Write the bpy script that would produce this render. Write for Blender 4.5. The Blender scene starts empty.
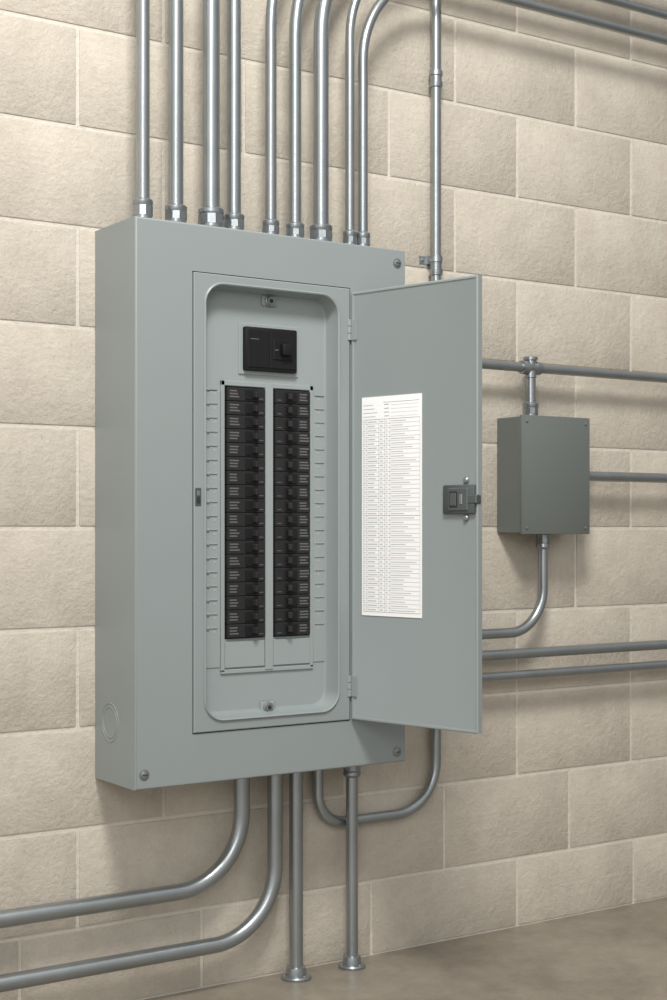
import bpy, bmesh, math, random
from mathutils import Vector, Matrix
from mathutils.geometry import tessellate_polygon
random.seed(7)
scene = bpy.context.scene
COL = scene.collection
try:
    scene.view_settings.view_transform = 'Standard'
except Exception:
    pass

# ------------------------------------------------------------------ materials
def srgb(r, g, b):
    f = lambda v: (v/255)/12.92 if v/255 <= .04045 else ((v/255+.055)/1.055)**2.4
    return (f(r), f(g), f(b), 1)

def mat(name, col, rough=.5, metal=0., var=0., vscale=20., bump=0., bscale=300., spec=.5, stretch=None):
    m = bpy.data.materials.new(name); m.use_nodes = True
    nt = m.node_tree; N = nt.nodes; Lk = nt.links
    p = N['Principled BSDF']
    p.inputs['Roughness'].default_value = rough
    p.inputs['Metallic'].default_value = metal
    p.inputs['Specular IOR Level'].default_value = spec
    tc = N.new('ShaderNodeTexCoord')
    mp = N.new('ShaderNodeMapping'); Lk.new(tc.outputs['Object'], mp.inputs[0])
    if stretch: mp.inputs['Scale'].default_value = stretch
    n = N.new('ShaderNodeTexNoise'); n.inputs['Scale'].default_value = vscale
    n.inputs['Detail'].default_value = 5
    Lk.new(mp.outputs[0], n.inputs['Vector'])
    mx = N.new('ShaderNodeMix'); mx.data_type = 'RGBA'
    mx.inputs[6].default_value = tuple(max(0, c*(1-var)) for c in col[:3])+(1,)
    mx.inputs[7].default_value = tuple(min(1, c*(1+var)) for c in col[:3])+(1,)
    Lk.new(n.outputs['Fac'], mx.inputs[0]); Lk.new(mx.outputs[2], p.inputs['Base Color'])
    if bump:
        n2 = N.new('ShaderNodeTexNoise'); n2.inputs['Scale'].default_value = bscale
        Lk.new(mp.outputs[0], n2.inputs['Vector'])
        b = N.new('ShaderNodeBump'); b.inputs['Strength'].default_value = bump
        b.inputs['Distance'].default_value = .001
        Lk.new(n2.outputs['Fac'], b.inputs['Height']); Lk.new(b.outputs[0], p.inputs['Normal'])
    return m

M_panel = mat('painted_steel_grey', srgb(140,148,148), .36, 0, .03, 6, .04, 500)
M_dead  = mat('painted_steel_inner', srgb(147,155,155), .42, 0, .03, 6, .04, 500)
M_door  = mat('painted_steel_door', srgb(142,150,150), .40, 0, .03, 5, .04, 500)
M_jbox  = mat('painted_steel_dark', srgb(104,110,107), .45, 0, .04, 10, .08, 500)
M_cond  = mat('galvanized_steel', srgb(162,168,170), .32, .88, .14, 25, .05, 400)
M_fit   = mat('zinc_fitting', srgb(156,162,165), .33, .86, .2, 60, .15, 300)
M_black = mat('black_plastic', srgb(36,36,37), .7, 0, .1, 40, spec=.3)
M_black2= mat('black_plastic_dark', srgb(19,19,20), .6, 0, .1, 40, spec=.3)
M_mark  = mat('white_print', srgb(165,165,162), .6)
M_mark2 = mat('grey_print', srgb(96,96,95), .6)
M_gap   = mat('dark_gap', srgb(40,43,43), .7)
M_screw = mat('screw_steel', srgb(150,155,156), .35, .8, .1, 50)
M_latch = mat('latch_metal', srgb(95,101,102), .35, .5, .1, 50)
M_paper = mat('paper', srgb(246,246,245), .8, 0, .02, 30)
M_ink   = mat('ink', srgb(140,142,143), .8)
M_ink2  = mat('ink_light', srgb(190,192,193), .8)

def wall_mat(name, c0, c1, isl=True):
    m = bpy.data.materials.new(name); m.use_nodes = True
    nt = m.node_tree; N = nt.nodes; Lk = nt.links; p = N['Principled BSDF']
    p.inputs['Roughness'].default_value = .88; p.inputs['Specular IOR Level'].default_value = .15
    tc = N.new('ShaderNodeTexCoord'); geo = N.new('ShaderNodeNewGeometry')
    n = N.new('ShaderNodeTexNoise'); n.inputs['Scale'].default_value = 7.; n.inputs['Detail'].default_value = 12
    n.inputs['Roughness'].default_value = .78
    Lk.new(tc.outputs['Object'], n.inputs['Vector'])
    r = N.new('ShaderNodeValToRGB')
    r.color_ramp.elements[0].position = .34; r.color_ramp.elements[0].color = c0
    r.color_ramp.elements[1].position = .62; r.color_ramp.elements[1].color = c1
    Lk.new(n.outputs['Fac'], r.inputs[0])
    hs = N.new('ShaderNodeHueSaturation')
    mr = N.new('ShaderNodeMapRange')
    mr.inputs[3].default_value = .985 if isl else 1; mr.inputs[4].default_value = 1.015 if isl else 1
    Lk.new(geo.outputs['Random Per Island'], mr.inputs[0]); Lk.new(mr.outputs[0], hs.inputs['Value'])
    Lk.new(r.outputs[0], hs.inputs['Color'])
    n3 = N.new('ShaderNodeTexNoise'); n3.inputs['Scale'].default_value = 190; n3.inputs['Detail'].default_value = 5
    n3.inputs['Roughness'].default_value = .72
    Lk.new(tc.outputs['Object'], n3.inputs['Vector'])
    r3 = N.new('ShaderNodeValToRGB')
    r3.color_ramp.elements[0].position = .31; r3.color_ramp.elements[0].color = (.62,.60,.57,1)
    r3.color_ramp.elements[1].position = .46; r3.color_ramp.elements[1].color = (1,1,1,1)
    Lk.new(n3.outputs['Fac'], r3.inputs[0])
    n5 = N.new('ShaderNodeTexNoise'); n5.inputs['Scale'].default_value = 16; n5.inputs['Detail'].default_value = 5
    Lk.new(tc.outputs['Object'], n5.inputs['Vector'])
    m5 = N.new('ShaderNodeMapRange'); m5.inputs[1].default_value=.38; m5.inputs[2].default_value=.64
    m5.inputs[3].default_value=.12 if isl else .1; m5.inputs[4].default_value=.8 if isl else .4
    Lk.new(n5.outputs['Fac'], m5.inputs[0])
    mx = N.new('ShaderNodeMix'); mx.data_type='RGBA'; mx.blend_type='MULTIPLY'
    Lk.new(m5.outputs[0], mx.inputs[0])
    Lk.new(hs.outputs[0], mx.inputs[6]); Lk.new(r3.outputs[0], mx.inputs[7])
    Lk.new(mx.outputs[2], p.inputs['Base Color'])
    n4 = N.new('ShaderNodeTexNoise'); n4.inputs['Scale'].default_value = 70; n4.inputs['Detail'].default_value = 8
    n4.inputs['Roughness'].default_value = .72
    Lk.new(tc.outputs['Object'], n4.inputs['Vector'])
    b = N.new('ShaderNodeBump'); b.inputs['Strength'].default_value = .8; b.inputs['Distance'].default_value = .0055
    Lk.new(n4.outputs['Fac'], b.inputs['Height'])
    Lk.new(b.outputs[0], p.inputs['Normal'])
    return m
M_wall = wall_mat('painted_concrete_block', srgb(186,178,165), srgb(205,197,183))
M_mortar = wall_mat('mortar', srgb(208,202,190), srgb(218,212,201), False)

def floor_mat():
    m = bpy.data.materials.new('polished_concrete'); m.use_nodes = True
    nt = m.node_tree; N = nt.nodes; Lk = nt.links; p = N['Principled BSDF']
    tc = N.new('ShaderNodeTexCoord')
    n = N.new('ShaderNodeTexNoise'); n.inputs['Scale'].default_value = 3.5; n.inputs['Detail'].default_value = 14
    n.inputs['Roughness'].default_value = .82
    Lk.new(tc.outputs['Object'], n.inputs['Vector'])
    r = N.new('ShaderNodeValToRGB')
    r.color_ramp.elements[0].position = .34; r.color_ramp.elements[0].color = srgb(110,102,91)
    r.color_ramp.elements[1].position = .66; r.color_ramp.elements[1].color = srgb(155,146,132)
    Lk.new(n.outputs['Fac'], r.inputs[0]); Lk.new(r.outputs[0], p.inputs['Base Color'])
    p.inputs['Roughness'].default_value = .33
    b = N.new('ShaderNodeBump'); b.inputs['Strength'].default_value = .12; b.inputs['Distance'].default_value = .002
    Lk.new(n.outputs['Fac'], b.inputs['Height']); Lk.new(b.outputs[0], p.inputs['Normal'])
    return m
M_floor = floor_mat()

# ------------------------------------------------------------------ mesh builder
class MB:
    def __init__(s): s.v=[]; s.f=[]; s.m=[]; s.mats=[]
    def mi(s, m):
        if m not in s.mats: s.mats.append(m)
        return s.mats.index(m)
    def add(s, vs, fs, m):
        o=len(s.v); s.v+= [tuple(v) for v in vs]; k=s.mi(m)
        for f in fs: s.f.append(tuple(i+o for i in f)); s.m.append(k)
    def box(s, x0,x1,y0,y1,z0,z1,m,bev=0.,M=None,seg=1):
        bm=bmesh.new(); bmesh.ops.create_cube(bm,size=1)
        for v in bm.verts:
            v.co=Vector(((x0+x1)/2+v.co.x*(x1-x0),(y0+y1)/2+v.co.y*(y1-y0),(z0+z1)/2+v.co.z*(z1-z0)))
        if bev: bmesh.ops.bevel(bm,geom=bm.edges[:],offset=bev,segments=seg,affect='EDGES',profile=.5)
        bm.verts.index_update()
        vs=[(M@v.co if M else v.co.copy()) for v in bm.verts]
        fs=[[v.index for v in f.verts] for f in bm.faces]
        bm.free(); s.add(vs,fs,m)
    def rings(s, rs, m, cap0=False, cap1=False, closed=True):
        n=len(rs[0]); vs=[p for r in rs for p in r]; fs=[]
        for i in range(len(rs)-1):
            for j in range(n if closed else n-1):
                k=(j+1)%n
                fs.append((i*n+j,i*n+k,(i+1)*n+k,(i+1)*n+j))
        if cap0: fs.append(tuple(reversed(range(n))))
        if cap1: fs.append(tuple((len(rs)-1)*n+j for j in range(n)))
        s.add(vs,fs,m)
    def lathe(s, org, ax, prof, m, n=24, rot=0.):
        ax=Vector(ax).normalized(); org=Vector(org)
        a=ax.orthogonal().normalized(); b=ax.cross(a)
        rs=[[org+ax*t+(a*math.cos(rot+2*math.pi*j/n)+b*math.sin(rot+2*math.pi*j/n))*r for j in range(n)] for t,r in prof]
        s.rings(rs,m,True,True)
    def tube(s, pts, r, m, n=24):
        pts=[Vector(p) for p in pts]; rs=[]
        t0=(pts[1]-pts[0]).normalized(); a=t0.orthogonal().normalized()
        for i,p in enumerate(pts):
            t=(pts[min(i+1,len(pts)-1)]-pts[max(i-1,0)]).normalized()
            a=(a-t*a.dot(t)).normalized(); b=t.cross(a)
            rs.append([p+(a*math.cos(2*math.pi*j/n)+b*math.sin(2*math.pi*j/n))*r for j in range(n)])
        s.rings(rs,m,True,True)
    def poly_holes(s, outer, holes, m, fn):
        loops=[outer]+holes
        tris=tessellate_polygon([[Vector((p[0],p[1],0)) for p in l] for l in loops])
        flat=[p for l in loops for p in l]
        s.add([fn(p) for p in flat],[tuple(t) for t in tris],m)
    def build(s,name,parent=None,M=None,ang=30):
        me=bpy.data.meshes.new(name); me.from_pydata(s.v,[],s.f)
        for m in s.mats: me.materials.append(m)
        for p,k in zip(me.polygons,s.m): p.material_index=k; p.use_smooth=True
        bm=bmesh.new(); bm.from_mesh(me); bmesh.ops.recalc_face_normals(bm,faces=bm.faces); bm.to_mesh(me); bm.free()
        me.set_sharp_from_angle(angle=math.radians(ang)); me.update()
        ob=bpy.data.objects.new(name,me); COL.objects.link(ob)
        if M is not None: ob.matrix_world=M
        if parent: ob.parent=parent
        return ob

def fillet(pts, rad, n=18):
    pts=[Vector(p) for p in pts]; out=[pts[0]]
    for i in range(1,len(pts)-1):
        r=rad[i-1] if isinstance(rad,(list,tuple)) else rad
        p=pts[i]; a=(pts[i-1]-p).normalized(); b=(pts[i+1]-p).normalized()
        ang=a.angle(b); d=r/math.tan(ang/2); c=p+(a+b).normalized()*(r/math.sin(ang/2))
        s0=p+a*d-c; s1=p+b*d-c; tot=s0.angle(s1); ax=s0.cross(s1).normalized()
        for k in range(n+1):
            out.append(c+Matrix.Rotation(tot*k/n,3,ax)@s0)
    out.append(pts[-1]); return out

def rrect(x0,x1,z0,z1,r,n=10):
    out=[]
    for cx,cz,a0 in ((x1-r,z1-r,0),(x0+r,z1-r,90),(x0+r,z0+r,180),(x1-r,z0+r,270)):
        for k in range(n+1):
            a=math.radians(a0+90*k/n); out.append((cx+r*math.cos(a),cz+r*math.sin(a)))
    return out
def rect(x0,x1,z0,z1): return [(x0,z0),(x1,z0),(x1,z1),(x0,z1)]
def xz(y): return lambda p: (p[0],y,p[1])

# ------------------------------------------------------------------ room
b=MB()
H0=.984; CH=.2035
for k in range(-5,12):
    z0=max(0.0,H0+k*CH); z1=H0+(k+1)*CH
    if z1<=0.01: continue
    off = 1.244 if k%2==0 else 1.439
    js=[off+.39*i for i in range(-12,16)]
    if k==-3: js=[j for j in js if j<1.5]+[1.9]+[2.414+.39*i for i in range(9)]
    if k==-4: js=[j for j in js if j<1.3]+[1.715]+[2.187+.4*i for i in range(9)]
    if k==-5: js=[1.12+.41*i for i in range(-10,2)]+[1.974]+[2.414+.4*i for i in range(9)]
    g=.0034
    for a_,c_ in zip(js[:-1],js[1:]):
        b.box(a_+g,c_-g,0,.15,z0+g,z1-g,M_wall,.0036,seg=2)
wx0,wx1=-3.0,5.6
b.box(wx0,wx1,.0028,.16,0,H0+12*CH,M_mortar)
wall=b.build('wall_back')
b=MB(); b.box(-3.5,6,-6,.16,-.1,0,M_floor); b.build('floor')

# ------------------------------------------------------------------ electrical panel
PX0,PX1,PZ0,PZ1,PD=1.2815,1.9345,.474,1.590,.184
panel=bpy.data.objects.new('electrical_panel',None); COL.objects.link(panel)
b=MB()
def rr(ins,y): return [(x,y,z) for x,z in rect(PX0+ins,PX1-ins,PZ0+ins,PZ1-ins)]
b.rings([rr(0,0),rr(0,-PD+.0045),rr(.0004,-PD+.0026),rr(.0013,-PD+.0013),rr(.0026,-PD+.0004),rr(.0045,-PD)],M_panel)
FX0,FX1,FZ0,FZ1=1.409,1.785,.576,1.493
b.poly_holes(rect(PX0+.0045,PX1-.0045,PZ0+.0045,PZ1-.0045),[rect(FX0-.002,FX1+.002,FZ0-.002,FZ1+.002)],M_panel,xz(-PD))
def r2(o,y): return [(x,y,z) for x,z in rect(FX0-o,FX1+o,FZ0-o,FZ1+o)]
b.rings([r2(.002,-PD),r2(.002,-PD+.006),r2(-.002,-PD+.006)],M_gap)
b.build('cabinet',panel)
OX0,OX1,OZ0,OZ1=1.430,1.758,.595,1.478
def op(i,y,r=.046): return [(x,y,z) for x,z in rrect(OX0+i,OX1-i,OZ0+i,OZ1-i,max(.01,r-i))]
b=MB(); FY=-PD-.0035
b.rings([r2(0,-PD+.006),r2(0,FY+.002),r2(-.002,FY)],M_panel)
b.poly_holes(rect(FX0+.002,FX1-.002,FZ0+.002,FZ1-.002),[rrect(OX0,OX1,OZ0,OZ1,.046)],M_panel,xz(FY))
b.rings([op(0,FY),op(.001,FY-.003),op(.003,FY-.0045),op(.0055,FY-.003),op(.0065,FY+.003),op(.009,-.158),op(.012,-.152),op(.016,-.150)],M_panel)
b.build('door_frame',panel)
DY=-.150
b=MB()
b.poly_holes(rrect(OX0+.004,OX1-.004,OZ0+.004,OZ1-.004,.042),
   [rect(1.499,1.593,.757,1.274),rect(1.614,1.704,.757,1.274)],M_dead,xz(DY))
for x0,x1 in ((1.499,1.593),(1.614,1.704)):
    b.rings([[(x,y,z) for x,z in rect(x0,x1,.757,1.274)] for y in (DY,DY+.02)],M_gap,cap1=True)
def bar(x0,x1,z0,z1,h=.004,bv=.0012): b.box(x0,x1,DY-h,DY+.001,z0,z1,M_dead,bv)
bar(1.594,1.613,.69,1.285,.006)
bar(1.4895,1.4985,.69,1.285); bar(1.7045,1.7135,.69,1.285)
bar(1.4895,1.7135,1.2745,1.285)
bar(1.4985,1.593,.698,.752,.005); bar(1.614,1.7045,.698,.752,.005)
bar(1.4895,1.7135,.686,.695)
bar(1.532,1.676,1.300,1.406,.003)
bar(1.449,1.4885,.70,1.262,.0018,.0006); bar(1.7145,1.744,.70,1.262,.0018,.0006)
b.build('deadfront_cover',panel)
b=MB()
P_=(1.272-.759)/18
for i in range(18):
    z=.759+P_*(i+.5)
    b.box(1.458,1.482,DY-.0036,DY-.001,z+.0060,z+.0088,M_panel,.0008)
    b.box(1.718,1.742,DY-.0036,DY-.001,z+.0060,z+.0088,M_panel,.0008)
    b.box(1.4555,1.463,DY-.0050,DY-.001,z+.0045,z+.0105,M_dead,.0012)
    b.box(1.472,1.478,DY-.0022,DY-.001,z-.003,z+.001,M_mark)
    b.box(1.7235,1.7295,DY-.0022,DY-.001,z-.003,z+.001,M_mark)
b.build('circuit_number_tabs',panel)
# branch breakers
b=MB()
for col,(x0,x1) in enumerate(((1.501,1.591),(1.616,1.702))):
    for i in range(18):
        z0=.759+P_*i; z1=z0+P_; w=x1-x0
        b.box(x0,x1,DY-.010,DY+.015,z0+.0004,z1-.0004,M_black,.0012)
        hx0=x0+(w*.60 if col==0 else w*.40)-.012; hx1=hx0+.030
        b.box(hx0,hx1,DY-.0125,DY-.008,z0+.004,z1-.004,M_black2,.001)
        dx=.006 if col==0 else -.006
        Mh=Matrix.Translation(((hx0+hx1)/2+dx,DY-.016,(z0+z1)/2))@Matrix.Rotation(math.radians(18 if col==0 else -18),4,'Z')
        b.box(-.005,.005,-.006,.006,-.0065,.0065,M_black,.0015,M=Mh)
        tx=x0+.005 if col==0 else x1-.027
        for q in range(3):
            wv=random.uniform(.016,.024)
            b.box(tx,tx+wv,DY-.0103,DY-.0098,z1-.0090-q*.0060,z1-.0062-q*.0060,M_mark2)
        tx2=x1-.015 if col==0 else x0+.004
        b.box(tx2,tx2+.010,DY-.0103,DY-.0098,z0+.006,z0+.0074,M_mark2)
b.build('branch_breakers',panel)
# main breaker
b=MB()
b.box(1.541,1.667,DY-.014,DY+.01,1.308,1.398,M_black2,.003,seg=2)
b.box(1.546,1.598,DY-.0160,DY-.012,1.314,1.392,M_black2,.0015)
b.box(1.600,1.662,DY-.0160,DY-.012,1.314,1.392,M_black2,.0015)
b.box(1.606,1.656,DY-.0185,DY-.013,1.332,1.376,M_black2,.002)
b.box(1.622,1.646,DY-.030,DY-.016,1.342,1.366,M_black2,.003,seg=2)
b.box(1.609,1.618,DY-.0190,DY-.0180,1.352,1.3538,M_mark2)
b.box(1.552,1.572,DY-.0165,DY-.0155,1.372,1.3735,M_mark2)
b.build('main_breaker',panel)

def screw(b,x,y,z,r,ax=(0,-1,0),m=M_screw):
    b.lathe((x,y,z),ax,[(0,r*1.25),(.0012,r*1.25),(.0013,r),(.003,r*.9),(.0042,r*.55)],m,20)
    b.box(x-r*.7,x+r*.7,y-.0046,y-.0035,z-r*.1,z+r*.1,M_gap)
b=MB()
for x,z in ((1.911,1.560),(1.301,.503),(1.911,.497)): screw(b,x,-PD,z,.0085)
for x,z in ((1.601,1.455),(1.597,.612)):
    b.box(x-.014,x+.022,DY-.0045,DY,z-.011,z+.013,M_dead,.003)
    b.lathe((x+.004,DY-.004,z),(0,-1,0),[(0,.0115),(.003,.0115),(.004,.009),(.007,.0085)],M_screw,18)
    b.lathe((x+.004,DY-.0105,z),(0,-1,0),[(0,.0045),(.001,.0045)],M_gap,12)
b.box(1.411,1.425,FY-.0015,FY+.001,1.028,1.064,M_latch,.001)
b.box(1.4145,1.4215,FY-.003,FY-.001,1.034,1.045,M_gap); b.box(1.4145,1.4215,FY-.004,FY-.001,1.048,1.058,M_screw,.001)
b.build('fasteners',panel)
b=MB()
def ring_x(y,z,r,w):
    prof=[]
    for rr_,h in ((r,0),(r-.0004,.0007),(r-w,.0007),(r-w-.0004,0)):
        prof.append([(PX0-h,y+rr_*math.cos(2*math.pi*j/40),z+rr_*math.sin(2*math.pi*j/40)) for j in range(40)])
    b.rings(prof,M_panel)
ring_x(-.071,.595,.040,.003); ring_x(-.071,.595,.032,.002)
b.build('knockout',panel)

# ------------------------------------------------------------------ door
HY=-PD-.004; TH=math.radians(76.2); DW=.335; DZ0,DZ1=.577,1.485
MD=Matrix.Translation((1.787,HY,0))@Matrix.Rotation(-TH,4,'Z')
b=MB()
def dr(i,y): return [(x,y,z) for x,z in rect(i,DW-i,DZ0+i,DZ1-i)]
b.rings([dr(.0015,.016),dr(0,.0145),dr(0,.0015),dr(.0015,0),dr(.005,0),dr(.0055,.0012),dr(.0075,.002)],M_door,cap0=True,cap1=True)
b.build('door_leaf',panel,MD)
b=MB()
for z in (1.405,.648):
    for dz,h in ((-.022,.014),(-.007,.014),(.008,.014)):
        b.lathe((-.002,-.004,z+dz),(0,0,1),[(0,.0045),(0.0005,.005),(h-.0005,.005),(h,.0045)],M_panel,14)
    b.box(-.002,.016,-.0015,.001,z-.022,z+.022,M_panel,.0005)
b.build('door_hinges',panel,MD)
b=MB()
LX0,LX1,LZ0,LZ1=.030,.192,.800,1.259
b.box(LX0,LX1,.0006,.0024,LZ0,LZ1,M_paper)
def q(x0,x1,z0,z1,m): b.add([(x0,.0003,z0),(x1,.0003,z0),(x1,.0003,z1),(x0,.0003,z1)],[(0,1,2,3)],m)
top=LZ1-.010; hdr=top-.038
q(LX0+.060,LX1-.006,top-.003,top-.0022,M_ink)
for k in range(4):
    z=top-.008-k*.008
    q(LX0+.004,LX0+.004+random.uniform(.02,.04),z,z+.0015,M_ink2)
    q(LX0+.062,LX0+.075,z,z+.0012,M_ink); q(LX0+.080,LX1-.008,z-.001,z-.0004,M_ink2)
rows=44; rh=(hdr-(LZ0+.008))/rows
for i in range(rows+1):
    z=LZ0+.008+i*rh
    q(LX0+.004,LX1-.004,z,z+.0008,M_ink if i in (0,22,44) else M_ink2)
    if i<rows:
        for xx,wm in ((LX0+.006,.006),(LX0+.016,.028),(LX0+.050,.010),(LX0+.066,.006)):
            q(xx,xx+wm*random.uniform(.6,1),z+rh*.4,z+rh*.62,M_ink2)
        q(LX0+.080,LX0+.080+random.uniform(.03,.07),z+rh*.42,z+rh*.58,M_ink2)
for xx in (.004,.0135,.047,.063,.077,LX1-LX0-.0045): q(LX0+xx,LX0+xx+.0006,LZ0+.008,hdr,M_ink)
b.build('circuit_directory_card',panel,MD)
b=MB()
b.box(.251,.331,-.006,.003,1.012,1.070,M_latch,.003,seg=2)
b.box(.266,.316,-.009,-.004,1.018,1.064,M_latch,.002)
b.box(.270,.292,-.0095,-.008,1.024,1.058,M_gap,.001)
b.box(.273,.288,-.0105,-.009,1.028,1.054,M_latch,.001)
b.box(.296,.303,-.0105,-.008,1.031,1.051,M_screw,.001)
b.box(.312,.337,-.0075,.010,1.032,1.050,M_latch,.002)
for z in (1.004,1.079):
    b.lathe((.306,.002,z),(0,-1,0),[(0,.0065),(.003,.0065),(.006,.004)],M_screw,14)
b.build('door_latch',panel,MD)

# ------------------------------------------------------------------ conduits
def connector(b,p,ax,r,k=1.,base=0.):
    """compression connector sitting on enclosure at p, pointing along ax (out of the box)"""
    ax=Vector(ax); p=Vector(p)
    if base:
        b.lathe(p,ax,[(0,r*1.3),(base+.001,r*1.3)],M_fit,24); p=p+ax*base
    b.lathe(p,ax,[(0,r*1.55),(.004,r*1.6),(.0045,r*1.42),(.010,r*1.42)],M_fit,24)
    b.lathe(p+ax*.009,ax,[(0,r*1.40),(.001,r*1.5),(.019*k,r*1.5),(.020*k,r*1.40)],M_fit,10)
    b.lathe(p+ax*(.009+.019*k),ax,[(0,r*1.36),(.004,r*1.5),(.011,r*1.5),(.014,r*1.28),(.0155,r*1.02)],M_fit,24)
def coupling(b,p,ax,r,L=.045):
    ax=Vector(ax); p=Vector(p)-ax*L/2
    b.lathe(p,ax,[(0,r*1.05),(.001,r*1.4),(L*.3,r*1.48),(L*.32,r*1.25),(L*.68,r*1.25),(L*.7,r*1.48),(L-.001,r*1.4),(L,r*1.05)],M_fit,24)
def strap(b,x,y,z,r,vertical=True):
    w=.018
    M=Matrix.Translation((x,0,z)) if vertical else Matrix.Translation((x,0,z))@Matrix.Rotation(math.pi/2,4,'Y')
    d=-y
    n=12; prof=[(-r-.022,-.0005),(-r-.002,-.0005),(-r-.002,-d)]
    prof+=[(-(r+.002)*math.cos(math.pi*k/n),-d-(r+.002)*math.sin(math.pi*k/n)) for k in range(1,n)]
    prof+=[(r+.002,-d),(r+.002,-.0005),(r+.022,-.0005)]
    rs=[]
    for zz,o in ((-w/2,0),(w/2,0)):
        rs.append([M@Vector((x_,y_-.0012,zz)) for x_,y_ in prof])
    b.rings(rs,M_fit,closed=False)
    for sx in (-1,1):
        pp=M@Vector((sx*(r+.013),-.0012,0))
        b.lathe(pp,(0,-1,0),[(0,.005),(.002,.005),(.003,.003)],M_screw,12)

def conduit(pts,rad,r,extras=None,name='electrical_conduit'):
    b=MB(); b.tube(fillet(pts,rad) if len(pts)>2 else pts,r,M_cond)
    ob=b.build(name)
    if extras:
        e=MB(); extras(e); o=e.build('conduit_fittings',ob)
    return ob

TY=-.09
for X,r,k,bend in ((1.345,.0135,1.1,None),(1.420,.0150,.9,None),(1.502,.0178,1.1,None),(1.557,.0142,.8,None),
                 (1.647,.0120,.7,(2.47,.42)),(1.708,.0132,.7,(2.42,.38)),(1.775,.0165,.9,(2.365,.31)),
                 (1.851,.0102,.7,(2.305,.24)),(1.886,.0110,.7,(2.24,.22))):
    if bend is None: pts=[(X,TY,PZ1),(X,TY,3.3)]
    else: pts=[(X,TY,PZ1),(X,TY,bend[0]),(5.2,TY,bend[0])]
    conduit(pts,bend[1] if bend else 0,r,lambda e,X=X,r=r,k=k: connector(e,(X,TY,PZ1),(0,0,1),r,k,.013))
RY=-.022; RX=2.143
def ex(e):
    coupling(e,(RX,RY,2.04),(0,0,1),.0112,.040)
    coupling(e,(RX,RY,1.60),(0,0,1),.0112,.045)
    strap(e,RX,RY,1.615,.0112)
    strap(e,RX,RY,1.20,.0112)
conduit([(1.811,RY,PZ0),(1.811,RY,.322),(RX,RY,.322),(RX,RY,3.3)],[.07,.115],.0122,ex)
BY=-.05
conduit([(1.599,BY,PZ0),(1.599,BY,.228),(-2.5,BY,.228)],.15,.0170)
conduit([(1.682,BY,PZ0),(1.682,BY,.104),(-2.5,BY,.104)],.15,.0165)
def flange(e,X,Y,r):
    e.lathe((X,Y,0),(0,0,1),[(0,r*2.2),(.005,r*2.25),(.008,r*2.05),(.009,r*1.5),(.020,r*1.45),(.026,r*1.35),(.028,r*1.02)],M_fit,28)
    for a in (40,160,280):
        e.lathe((X+r*1.8*math.cos(math.radians(a)),Y+r*1.8*math.sin(math.radians(a)),.006),(0,0,1),[(0,.004),(.004,.004),(.005,.003)],M_screw,10)
conduit([(1.736,BY,PZ0),(1.736,BY,0)],0,.0152,lambda e: flange(e,1.736,BY,.0150))
def ex(e):
    flange(e,1.884,BY,.0138)
    connector(e,(1.884,BY,PZ0),(0,0,-1),.0130,.9,.006)
conduit([(1.884,BY,PZ0),(1.884,BY,0)],0,.0136,ex)

SY=-.053
def ex(e):
    coupling(e,(2.410,SY,1.374),(1,0,0),.0115,.060)
    e.lathe((2.410,SY,1.374),(0,0,1),[(0,.0135),(.018,.0135),(.019,.0175),(.026,.0175),(.027,.013)],M_fit,20)
    e.tube([(2.410,SY,1.374),(2.410,SY,1.2517)],.0125,M_cond)
    e.lathe((2.410,SY,1.366),(0,0,-1),[(0,.014),(.016,.0145),(.018,.0125)],M_fit,20)
    connector(e,(2.410,SY,1.2517),(0,0,1),.0128,.8)
    connector(e,(PX1,SY,1.374),(1,0,0),.0115,.8)
    strap(e,3.2,SY,1.374,.0115,False)
conduit([(PX1,SY,1.374),(5.2,SY,1.374)],0,.0115,ex)
JX0,JX1,JZ0,JZ1,JD=2.3475,2.562,.972,1.252,.096
conduit([(JX1,SY,1.114),(5.2,SY,1.114)],0,.0125,lambda e:(connector(e,(JX1,SY,1.114),(1,0,0),.0118,.6)))
conduit([(PX1,SY,.680),(5.2,SY,.680)],0,.0125,lambda e:(connector(e,(PX1,SY,.680),(1,0,0),.0125),strap(e,3.3,SY,.680,.0125,False)))
conduit([(PX1,SY,.628),(5.2,SY,.628)],0,.0115,lambda e:(connector(e,(PX1,SY,.628),(1,0,0),.0112),))
conduit([(2.450,SY,JZ0),(2.450,SY,.731),(PX1,SY,.731)],.105,.0122,
        lambda e:(connector(e,(2.450,SY,JZ0),(0,0,-1),.0118,.8),connector(e,(PX1,SY,.731),(1,0,0),.0112)))

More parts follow.
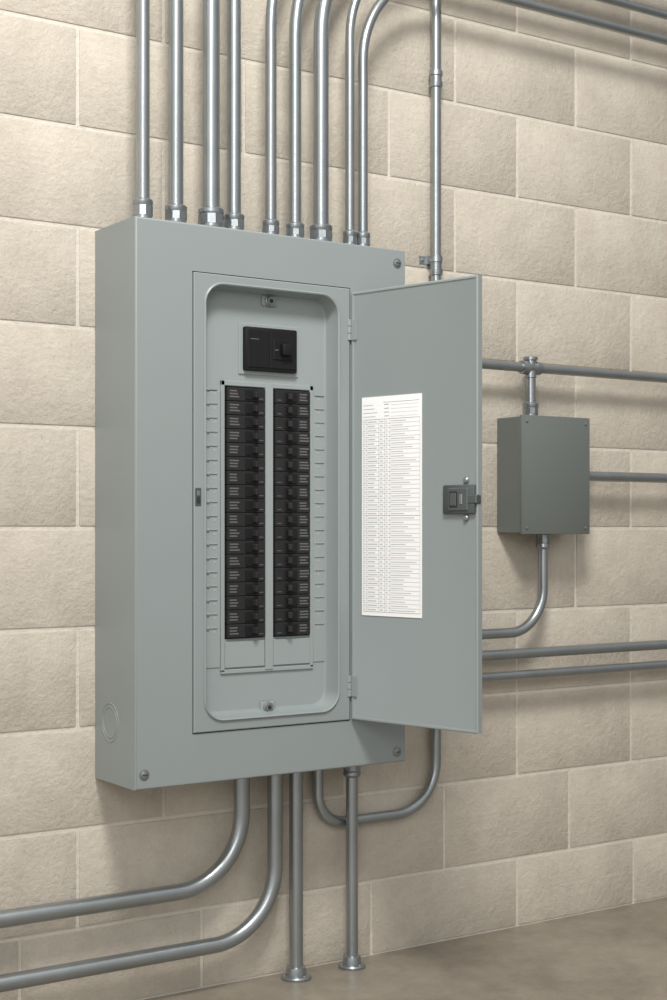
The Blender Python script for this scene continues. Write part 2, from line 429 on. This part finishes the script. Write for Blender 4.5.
# ------------------------------------------------------------------ junction box
b=MB()
b.box(JX0,JX1,-JD+.010,0,JZ0,JZ1,M_jbox,.002)
b.box(JX0-.003,JX1+.003,-JD-.001,-JD+.0085,JZ0-.003,JZ1+.003,M_jbox,.002,seg=2)
jb=b.build('junction_box')
b=MB()
for x,z in ((JX0+.012,JZ1-.012),(JX1-.012,JZ1-.012),(JX0+.012,JZ0+.012),(JX1-.012,JZ0+.012)):
    b.lathe((x,-JD-.001,z),(0,-1,0),[(0,.004),(.0015,.0038),(.0025,.002)],M_jbox,14)
b.build('cover_screws',jb)

# ------------------------------------------------------------------ light
w=bpy.data.worlds.new('World'); scene.world=w; w.use_nodes=True
N=w.node_tree.nodes; Lk=w.node_tree.links
bg=N['Background']; bg.inputs[0].default_value=(1,.99,.975,1)
tc=N.new('ShaderNodeTexCoord'); dp=N.new('ShaderNodeVectorMath'); dp.operation='DOT_PRODUCT'
dp.inputs[1].default_value=(-.75,-.2,.63)
Lk.new(tc.outputs['Generated'],dp.inputs[0])
mr=N.new('ShaderNodeMapRange'); mr.interpolation_type='SMOOTHSTEP'
mr.inputs[1].default_value=-.7; mr.inputs[2].default_value=.9; mr.inputs[3].default_value=.16; mr.inputs[4].default_value=.85
Lk.new(dp.outputs['Value'],mr.inputs[0]); Lk.new(mr.outputs[0],bg.inputs[1])
def area(name,loc,target,size,power,col=(1,.975,.94),sy=None):
    l=bpy.data.lights.new(name,'AREA'); l.energy=power; l.size=size; l.color=col
    if sy: l.shape='RECTANGLE'; l.size_y=sy
    o=bpy.data.objects.new(name,l); COL.objects.link(o); o.location=loc
    o.rotation_euler=(Vector(target)-Vector(loc)).to_track_quat('-Z','Y').to_euler()
area('ceiling_light_key',(.6,-2.2,3.9),(2.1,0,1.1),.75,126)
area('fill_light',(-1.0,-4.0,2.4),(2.0,0,.7),1.6,40,(1,.98,.96))  # broad, weaker fill area light, behind and left of the camera

# ------------------------------------------------------------------ camera
cam=bpy.data.cameras.new('camera'); co=bpy.data.objects.new('camera',cam); COL.objects.link(co)
co.location=(0,-2.79,.984); co.rotation_euler=(math.radians(90),0,math.radians(-33.8))
cam.sensor_width=36; cam.lens=53.42; cam.shift_y=.028
scene.camera=co
